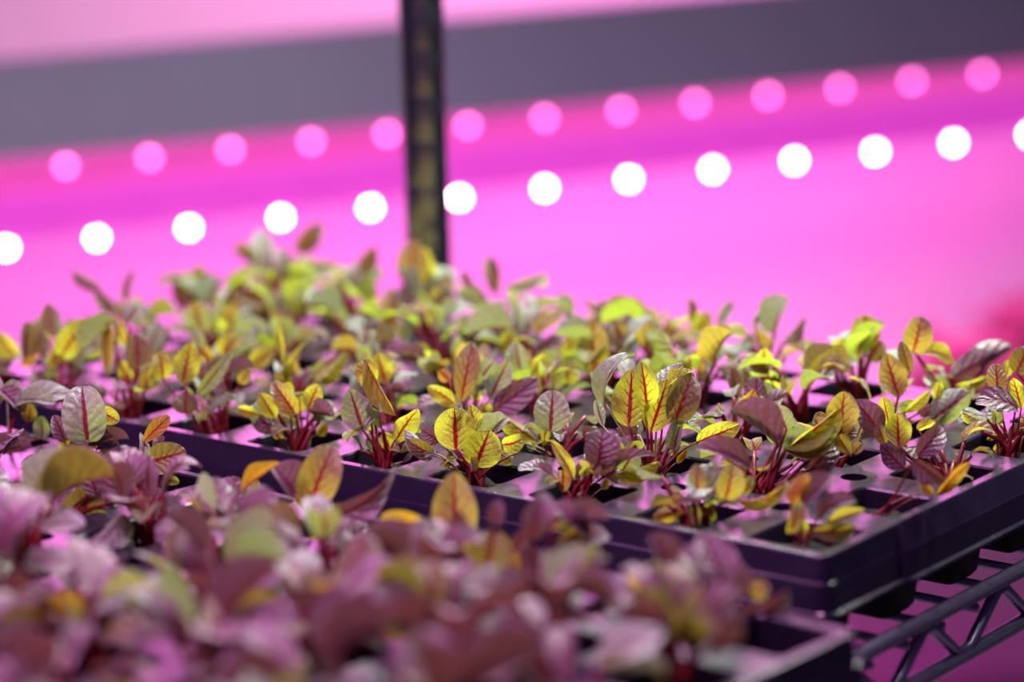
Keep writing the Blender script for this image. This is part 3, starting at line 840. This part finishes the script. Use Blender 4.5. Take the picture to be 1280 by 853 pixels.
# every remaining cell of the front tray carries a purplish seedling too
def random_plant(key, styles, height, n, back=0.0):
    P = plant_for(key); rg = P['rg']
    c0 = cell(P['a'], P['b'], -0.05) + Vector((_fw.x, _fw.y, 0)).normalized() * (back * C)
    a0 = rg.uniform(0, 6.28)
    for k in range(n):
        an = a0 + k * 2.4 + rg.uniform(-0.4, 0.4)
        out = Vector((math.cos(an), math.sin(an), 0))
        el = rg.uniform(0.25, 1.25)
        h0 = height * rg.uniform(0.35, 0.75) * C
        r0 = rg.uniform(0.10, 0.24) * C
        L = height * rg.uniform(0.42, 0.68) * C
        base = c0 + out * r0 + UP * h0
        dirv = out * math.cos(el) + UP * math.sin(el) * rg.uniform(-0.2, 1.0)
        tip = base + dirv.normalized() * L
        wreal = L * rg.uniform(0.5, 0.85)
        st = rg.choice(styles)
        add_leaf_up(P, base, tip, wreal, st)
def add_leaf_up(P, base, tip, wreal, st):
    rg = P['rg']; e = P['o']
    yv = (tip - base).normalized(); L = (tip - base).length
    zv = UP - yv * UP.dot(yv)
    if zv.length < 0.1: zv = TOCAM - yv * TOCAM.dot(yv)
    zv.normalize(); zv = Matrix.Rotation(rg.uniform(-0.5, 0.5), 3, yv) @ zv
    xv = yv.cross(zv)
    asp = wreal / L
    shape = 'r' if asp > 0.75 else 'o'
    Mx = Matrix.Translation(base - e.location) @ Matrix((xv * wreal, yv * L, zv * L)).transposed().to_4x4()
    link('leaf', LEAF[shape][rg.choice((0, 1, 3, 5, 6, 7))], LM[st], e, world_matrix=Mx)
    P['cnt'][st] = P['cnt'].get(st, 0) + 1; P['n'] += 1
    P['tall'] = max(P['tall'], (tip.z - H) / C)
    root = Vector((rg.uniform(-.08, .08) * C, rg.uniform(-.08, .08) * C, -0.04 * C))
    end = base - e.location + yv * 0.05 * L
    mid = root.lerp(end, 0.5); mid.z += 0.05 * C
    mb = MB(); mb.tube([root, root.lerp(mid, 0.6), mid, mid.lerp(end, 0.6), end], [0.022 * C, 0.02 * C, 0.019 * C, 0.017 * C, 0.014 * C], 6)
    link('stalk', mesh('stalk', mb.V, mb.F, True), M_stalk, e)

def px_of(p):
    v = p - CAM; d = v.dot(_fw)
    return 640 + F_PX * v.dot(_r2) / d, 426.5 - F_PX * v.dot(_u2) / d
for key in list(PLANTS):
    if key[0] == 'rear' and key[2] >= 2 and key[1] > 1:
        random_plant(key, 'GGLLLDM', 0.50 if key[2] == 2 else 0.60, 7)
    elif key[0] == 'rear' and key not in (('rear', 0, 1), ('rear', 0, 0)):
        random_plant(key, 'GGLPM', 0.42, 4, 0.14)
        random_plant(key, 'GPMLD', 0.27, 4, 0.02)
EMPTY = {('front', 0, 4)}
for i in range(10):
    for j in range(5):
        key = ('front', i, j)
        a, b = cell_ab('front', i, j)
        x, y = px_of(cell(a, b, 0))
        if key in EMPTY or x < -120 or x > 1400 or y > 1010: continue
        if key not in PLANTS:
            random_plant(key, 'PPPPPPPPPGGDD', 0.60 if j == 3 else 0.72, 11)
        elif PLANTS[key]['n'] < 5:
            random_plant(key, 'PPPPDM', 0.7, 4)

# red leafy plants standing on the white deck of the rack behind
for n_, (x, f, hh, lab) in enumerate(((1185, 0.08, 0.155, 'blurred dark red plant on white deck behind the trays, left of two'),
                                      (1300, 0.20, 0.175, 'blurred dark red plant on white deck behind the trays, right of two'))):
    v = _fw + _r2 * ((x - 640) / F_PX)
    base0 = lo0 + DN * f
    # meet the vertical plane of the row with the sight line of this column
    t_ = (base0 - CAM).dot(DN) / v.dot(DN)
    q = CAM + v * t_
    q.z = lo0.z
    e = tag(empty('leafy_plant', q), lab, 'plant', 'red plants on the rack behind')
    rg = random.Random(90 + n_)
    for k in range(12):
        an = k * 2.4 + rg.uniform(-.3, .3); el = rg.uniform(0.5, 1.3)
        d_ = Vector((math.cos(an) * math.cos(el), math.sin(an) * math.cos(el), math.sin(el)))
        L_ = hh * rg.uniform(0.7, 1.0)
        z_ = (UP - d_ * d_.z); z_.normalize(); x_ = d_.cross(z_)
        Mx = Matrix.Translation(d_ * 0.01) @ Matrix((x_ * L_ * 0.6, d_ * L_, z_ * L_)).transposed().to_4x4()
        link('leaf', LEAF['o'][rg.choice((1, 3))], M_bush, e, world_matrix=Mx)

# ------------------------------------------------------------------ labels
ORD = ['first', 'second', 'third', 'fourth', 'fifth', 'sixth', 'seventh', 'eighth', 'ninth', 'tenth']
LOOK = {'Y': 'backlit-yellow', 'G': 'grey-green', 'P': 'purple-leaved', 'M': 'bronze-leaved', 'D': 'dark-leaved', 'O': 'orange-leaved', 'L': 'lime-leaved'}
for (tr, i, j), P in PLANTS.items():
    dom = max(P['cnt'], key=P['cnt'].get)
    if tr == 'rear':
        row = ['front row', 'second row', 'middle row', 'fourth row', 'back row'][j]
    else:
        row = ['row nearest the camera', 'second row', 'middle row', 'fourth row', 'back row'][j]
    pos = 'right end cell' if i == 0 else ('left end cell' if i == 9 else ORD[i] + ' cell from right')
    tag(P['o'], '%s red-stemmed seedling, %s tray, %s, %s' % (LOOK[dom], tr, row, pos), 'seedling',
        'red-veined seedlings in the %s tray' % tr)
